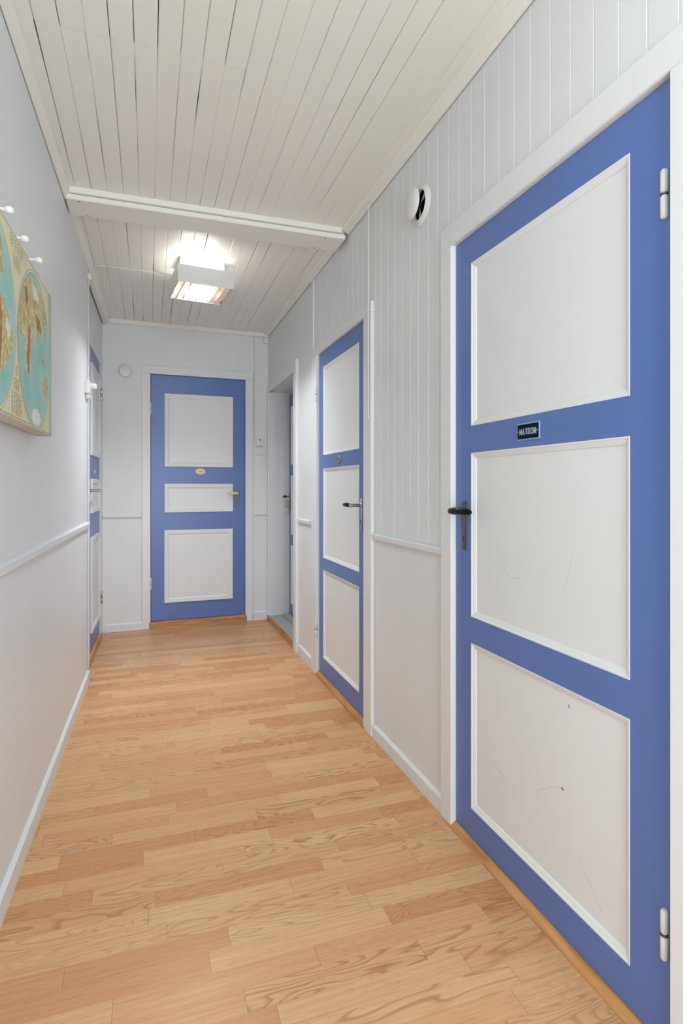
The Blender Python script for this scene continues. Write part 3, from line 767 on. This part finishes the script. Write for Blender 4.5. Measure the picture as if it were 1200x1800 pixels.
MP = Frame((-0.327, 1.39, 0), Vector((0.0065/0.39, 0.99986, 0)), Vector((0.99986, -0.0065/0.39, 0)))
def wall_map():
    root = empty('wall_map', MP(0.3, 0, 1.323)); tag(root, 'old two hemisphere relief map on a deep stretched canvas hanging on the left wall', 'map')
    U0, U1, Z0, Z1 = -0.20, 0.764, 1.323, 1.798
    m = MB(MP); m.box(U0, U1, -0.048, -0.0012, Z0, Z1, 0.006, 3); m.build('canvas', M['canvas'], root, smooth=True)
    m = MB(MP)
    mats = ['margin', 'sea', 'land', 'mountain', 'ice', 'wrap', 'ink', 'thinink', 'ringink']
    idx = {k: i for i, k in enumerate(mats)}
    def lay(kind, pts, lev):
        m.mi = idx[kind]; m.poly(pts, -0.0010+0.00018*lev)
    def clip(pts):
        return [(min(max(u, U0+0.003), U1-0.004), min(max(z, Z0+0.005), Z1-0.004)) for u, z in pts]
    def circ(cu, cz, r, n=72): return clip([(cu+r*math.cos(2*math.pi*i/n), cz+r*math.sin(2*math.pi*i/n)) for i in range(n)])
    lay('margin', [(U0+0.003, Z0+0.003), (U1-0.003, Z0+0.003), (U1-0.003, Z1-0.003), (U0+0.003, Z1-0.003)], 0)
    lay('wrap', [(0.715, Z0+0.003), (U1-0.003, Z0+0.003), (U1-0.003, Z1-0.003), (0.70, Z1-0.003), (0.725, 1.55)], 1)
    for cu in (0.032, 0.506):
        lay('thinink', circ(cu, 1.551, 0.2335), 2); lay('ringink', circ(cu, 1.551, 0.2322), 3); lay('thinink', circ(cu, 1.551, 0.2252), 4); lay('sea', circ(cu, 1.551, 0.2240), 5)
    rnd = random.Random(5)
    def rough(pts, amp=0.004, sub=4):
        out = []
        for i, p in enumerate(pts):
            q = pts[(i+1) % len(pts)]
            for k in range(sub):
                f = k/sub; a = amp if k else amp*0.5
                out.append((p[0]+(q[0]-p[0])*f+rnd.uniform(-a, a), p[1]+(q[1]-p[1])*f+rnd.uniform(-a, a)))
        return clip(out)
    # western continents (right part of the left hemisphere)
    lay('land', rough([(0.06, 1.60), (0.103, 1.60), (0.135, 1.60), (0.165, 1.578), (0.192, 1.564), (0.226, 1.545), (0.234, 1.518), (0.212, 1.482), (0.19, 1.465), (0.165, 1.447), (0.13, 1.425), (0.10, 1.415), (0.085, 1.40), (0.075, 1.45), (0.085, 1.52)]), 6)
    lay('ice', rough([(0.15, 1.555), (0.175, 1.56), (0.20, 1.545), (0.20, 1.52), (0.175, 1.515), (0.155, 1.535)], 0.003), 7)
    lay('mountain', rough([(0.095, 1.60), (0.112, 1.585), (0.12, 1.53), (0.115, 1.47), (0.105, 1.43), (0.095, 1.41), (0.093, 1.47), (0.098, 1.53)], 0.002), 7)
    lay('land', rough([(-0.02, 1.75), (0.06, 1.765), (0.11, 1.735), (0.13, 1.70), (0.115, 1.675), (0.14, 1.66), (0.10, 1.64), (0.06, 1.62), (0.02, 1.64), (-0.04, 1.68)]), 6)
    lay('mountain', rough([(0.03, 1.72), (0.06, 1.72), (0.08, 1.68), (0.06, 1.65), (0.04, 1.68)], 0.003), 7)
    # eastern continents
    lay('land', rough([(0.360, 1.722), (0.332, 1.673), (0.310, 1.655), (0.300, 1.63), (0.287, 1.606), (0.292, 1.575), (0.315, 1.555), (0.346, 1.555), (0.360, 1.53), (0.362, 1.49), (0.380, 1.463), (0.395, 1.452), (0.412, 1.474), (0.424, 1.515), (0.438, 1.545), (0.462, 1.582), (0.478, 1.61), (0.50, 1.622), (0.515, 1.60), (0.528, 1.578), (0.545, 1.60), (0.560, 1.62), (0.578, 1.60), (0.594, 1.585), (0.606, 1.63), (0.64, 1.66), (0.665, 1.69), (0.63, 1.722), (0.596, 1.742), (0.55, 1.755), (0.51, 1.75), (0.47, 1.76), (0.43, 1.75)]), 6)
    lay('mountain', rough([(0.40, 1.61), (0.43, 1.60), (0.425, 1.56), (0.41, 1.51), (0.405, 1.47), (0.392, 1.468), (0.385, 1.51), (0.395, 1.56)], 0.003), 7)
    lay('mountain', rough([(0.50, 1.66), (0.545, 1.665), (0.58, 1.645), (0.575, 1.62), (0.54, 1.628), (0.53, 1.605), (0.515, 1.63)], 0.004), 7)
    lay('mountain', rough([(0.36, 1.70), (0.385, 1.71), (0.40, 1.68), (0.385, 1.65), (0.36, 1.66)], 0.004), 7)
    lay('ice', rough([(0.44, 1.735), (0.50, 1.74), (0.55, 1.725), (0.53, 1.70), (0.47, 1.705)], 0.005), 7)
    lay('ice', rough([(0.440, 1.352), (0.465, 1.378), (0.51, 1.386), (0.56, 1.375), (0.578, 1.355), (0.55, 1.338), (0.50, 1.334), (0.46, 1.338)], 0.002), 6)
    lay('land', rough([(0.60, 1.47), (0.63, 1.50), (0.67, 1.51), (0.69, 1.48), (0.68, 1.44), (0.64, 1.435), (0.61, 1.45)]), 6)
    for cu, cz, s in ((0.59, 1.565, 0.012), (0.61, 1.545, 0.014), (0.64, 1.56, 0.012), (0.645, 1.535, 0.010), (0.47, 1.51, 0.010)):
        lay('land', rough([(cu-s, cz), (cu, cz+s), (cu+s, cz), (cu, cz-s)], 0.004), 6)
    # printed tables in the margins: rows of small ticks
    m.mi = idx['ink']
    def ticks(u0, u1, z0, z1, rows, per):
        for r in range(rows):
            z = z0+(z1-z0)*(r+0.5)/rows
            for c in range(per):
                ua = u0+(u1-u0)*c/per; w = (u1-u0)/per*rnd.uniform(0.45, 0.85)
                m.poly([(ua, z-0.0012), (ua+w, z-0.0012), (ua+w, z+0.0012), (ua, z+0.0012)], -0.0010+0.00018)
    ticks(0.215, 0.325, 1.335, 1.395, 10, 5); ticks(0.240, 0.300, 1.40, 1.432, 6, 3); ticks(0.257, 0.283, 1.437, 1.465, 5, 2)
    ticks(0.20, 0.345, 1.755, 1.785, 4, 6); ticks(0.235, 0.315, 1.71, 1.748, 6, 3)
    m.mi = idx['thinink']
    for z in (Z0+0.007, Z1-0.007): m.poly([(U0+0.004, z-0.0006), (U1-0.006, z-0.0006), (U1-0.006, z+0.0006), (U0+0.004, z+0.0006)], -0.0010+0.00018*2)
    m.build('printed_face', [M[k] for k in mats], root)
wall_map()

# ================================================================== SMALL FITTINGS
# round exhaust vent on the right wall
root = empty('air_vent', R(1.959, 0, 2.223)); tag(root, 'round white air vent high on the right wall, disc standing open', 'vent')
vz = 2.226
m = MB(R); m.lathe((1.959, 0, vz), 'd', [(0.054, 0.0004), (0.074, 0.0004), (0.075, 0.003), (0.070, 0.008), (0.062, 0.010), (0.058, 0.014), (0.0545, 0.013), (0.054, 0.0004)], 40); m.build('flange', M['plastic'], root, smooth=True)
m = MB(R); m.lathe((1.959, 0.0006, vz), 'd', [(0.0, 0), (0.0535, 0)], 40); m.build('duct_opening', M['dark'], root)
m = MB(R)
for a in (0.5, 2.6, 4.7):
    c_, s_ = math.cos(a), math.sin(a)
    m.prism([(1.959+c_*0.006, vz+s_*0.006), (1.959+c_*0.052-s_*0.012, vz+s_*0.052+c_*0.012), (1.959+c_*0.052+s_*0.012, vz+s_*0.052-c_*0.012)], 0.004, 0.007, 'd')
m.lathe((1.959, 0.001, vz), 'd', [(0.006, 0), (0.006, 0.036)], 12)
m.build('spindle_bracket', M['chrome'], root)
m = MB(R); m.lathe((1.959, 0.034, vz), 'd', [(0.0, 0), (0.046, 0), (0.055, 0.003), (0.056, 0.006), (0.050, 0.011), (0.036, 0.0155), (0.018, 0.0175), (0.0, 0.018)], 40); m.build('disc', M['plastic'], root, smooth=True)

# smoke detector on end wall
root = empty('smoke_detector', E(0.165, 0, 2.03)); tag(root, 'round white smoke detector on the end wall left of the door', 'smoke detector')
m = MB(E); m.lathe((0.165, 0.006, 2.082), 'd', [(0.0, 0), (0.050, 0), (0.050, 0.008), (0.0, 0.008)], 40); m.build('base_ring', M['plastic'], root, smooth=True)
m = MB(E); m.lathe((0.165, 0.014, 2.082), 'd', [(0.0, 0), (0.047, 0), (0.050, 0.003), (0.050, 0.016), (0.045, 0.023), (0.03, 0.026), (0.0, 0.027)], 40); m.build('cover', M['plastic'], root, smooth=True)

# corner detector box
root = empty('corner_sensor', E(1.305, 0.0, 2.40)); tag(root, 'tiny white sensor box tucked in the upper right corner of the end wall', 'sensor')
m = MB(E); m.box(1.289, 1.330, 0.0065, 0.040, 2.403, 2.452, 0.006, 2); m.build('housing', M['plastic'], root, smooth=True)
m = MB(E); m.box(1.297, 1.322, 0.0398, 0.0415, 2.412, 2.440, 0.002); m.build('lens', M['trim'], root)

# thermostat and switch plate right of end door
root = empty('thermostat', E(1.252, 0.006, 1.507)); tag(root, 'small white control box with a dark slot above the light switch', 'thermostat')
m = MB(E); m.box(1.224, 1.281, 0.0062, 0.030, 1.508, 1.571, 0.005, 2); m.build('housing', M['plastic'], root, smooth=True)
m = MB(E); m.box(1.246, 1.262, 0.0298, 0.0306, 1.557, 1.564); m.build('slot', M['dark'], root)
m = MB(E); m.lathe((1.254, 0.030, 1.532), 'd', [(0.009, -0.001), (0.009, 0.003), (0.007, 0.005), (0, 0.005)], 20); m.build('dial', M['plastic'], root, smooth=True)
m = MB(E); m.lathe((1.254, 0.0348, 1.527), 'd', [(0.0022, 0), (0.0022, 0.0008)], 10); m.build('dial_mark', M['steel'], root)
root = empty('light_switch', E(1.254, 0.006, 1.349)); tag(root, 'white double plate with light switch over a socket beside the end door', 'switch')
m = MB(E); m.box(1.216, 1.292, 0.0062, 0.016, 1.349, 1.501, 0.003, 2); m.build('plate', M['plastic'], root, smooth=True)
m = MB(E); m.prism([(0.016, 1.434), (0.0245, 1.434), (0.018, 1.498), (0.016, 1.498)], 1.226, 1.287, 'u'); m.build('rocker', M['plastic'], root)
m = MB(E); m.box(1.224, 1.286, 0.0158, 0.020, 1.358, 1.424, 0.003, 2); o = m.build('socket_cover', M['plastic'], root, smooth=True)
m = MB(E)
for uu in (1.246, 1.264): m.lathe((uu, 0.0199, 1.391), 'd', [(0.003, 0), (0.003, 0.0005)], 10)
m.build('socket_hole', M['grey'], o)
cable('door_side_cable', [(1.2065, 0.011, 2.45), (1.2065, 0.011, 1.60), (1.210, 0.011, 1.585), (1.218, 0.012, 1.580), (1.230, 0.012, 1.578)], 0.0026, 'thin white cable running down beside the end door to the control box', E)
cable('boarding_cable', [(2.452, 0.0245, 2.46), (2.452, 0.0245, 1.50), (2.451, 0.0245, 1.468)], 0.0030, 'white cable running down the boards beside the second door frame', R)
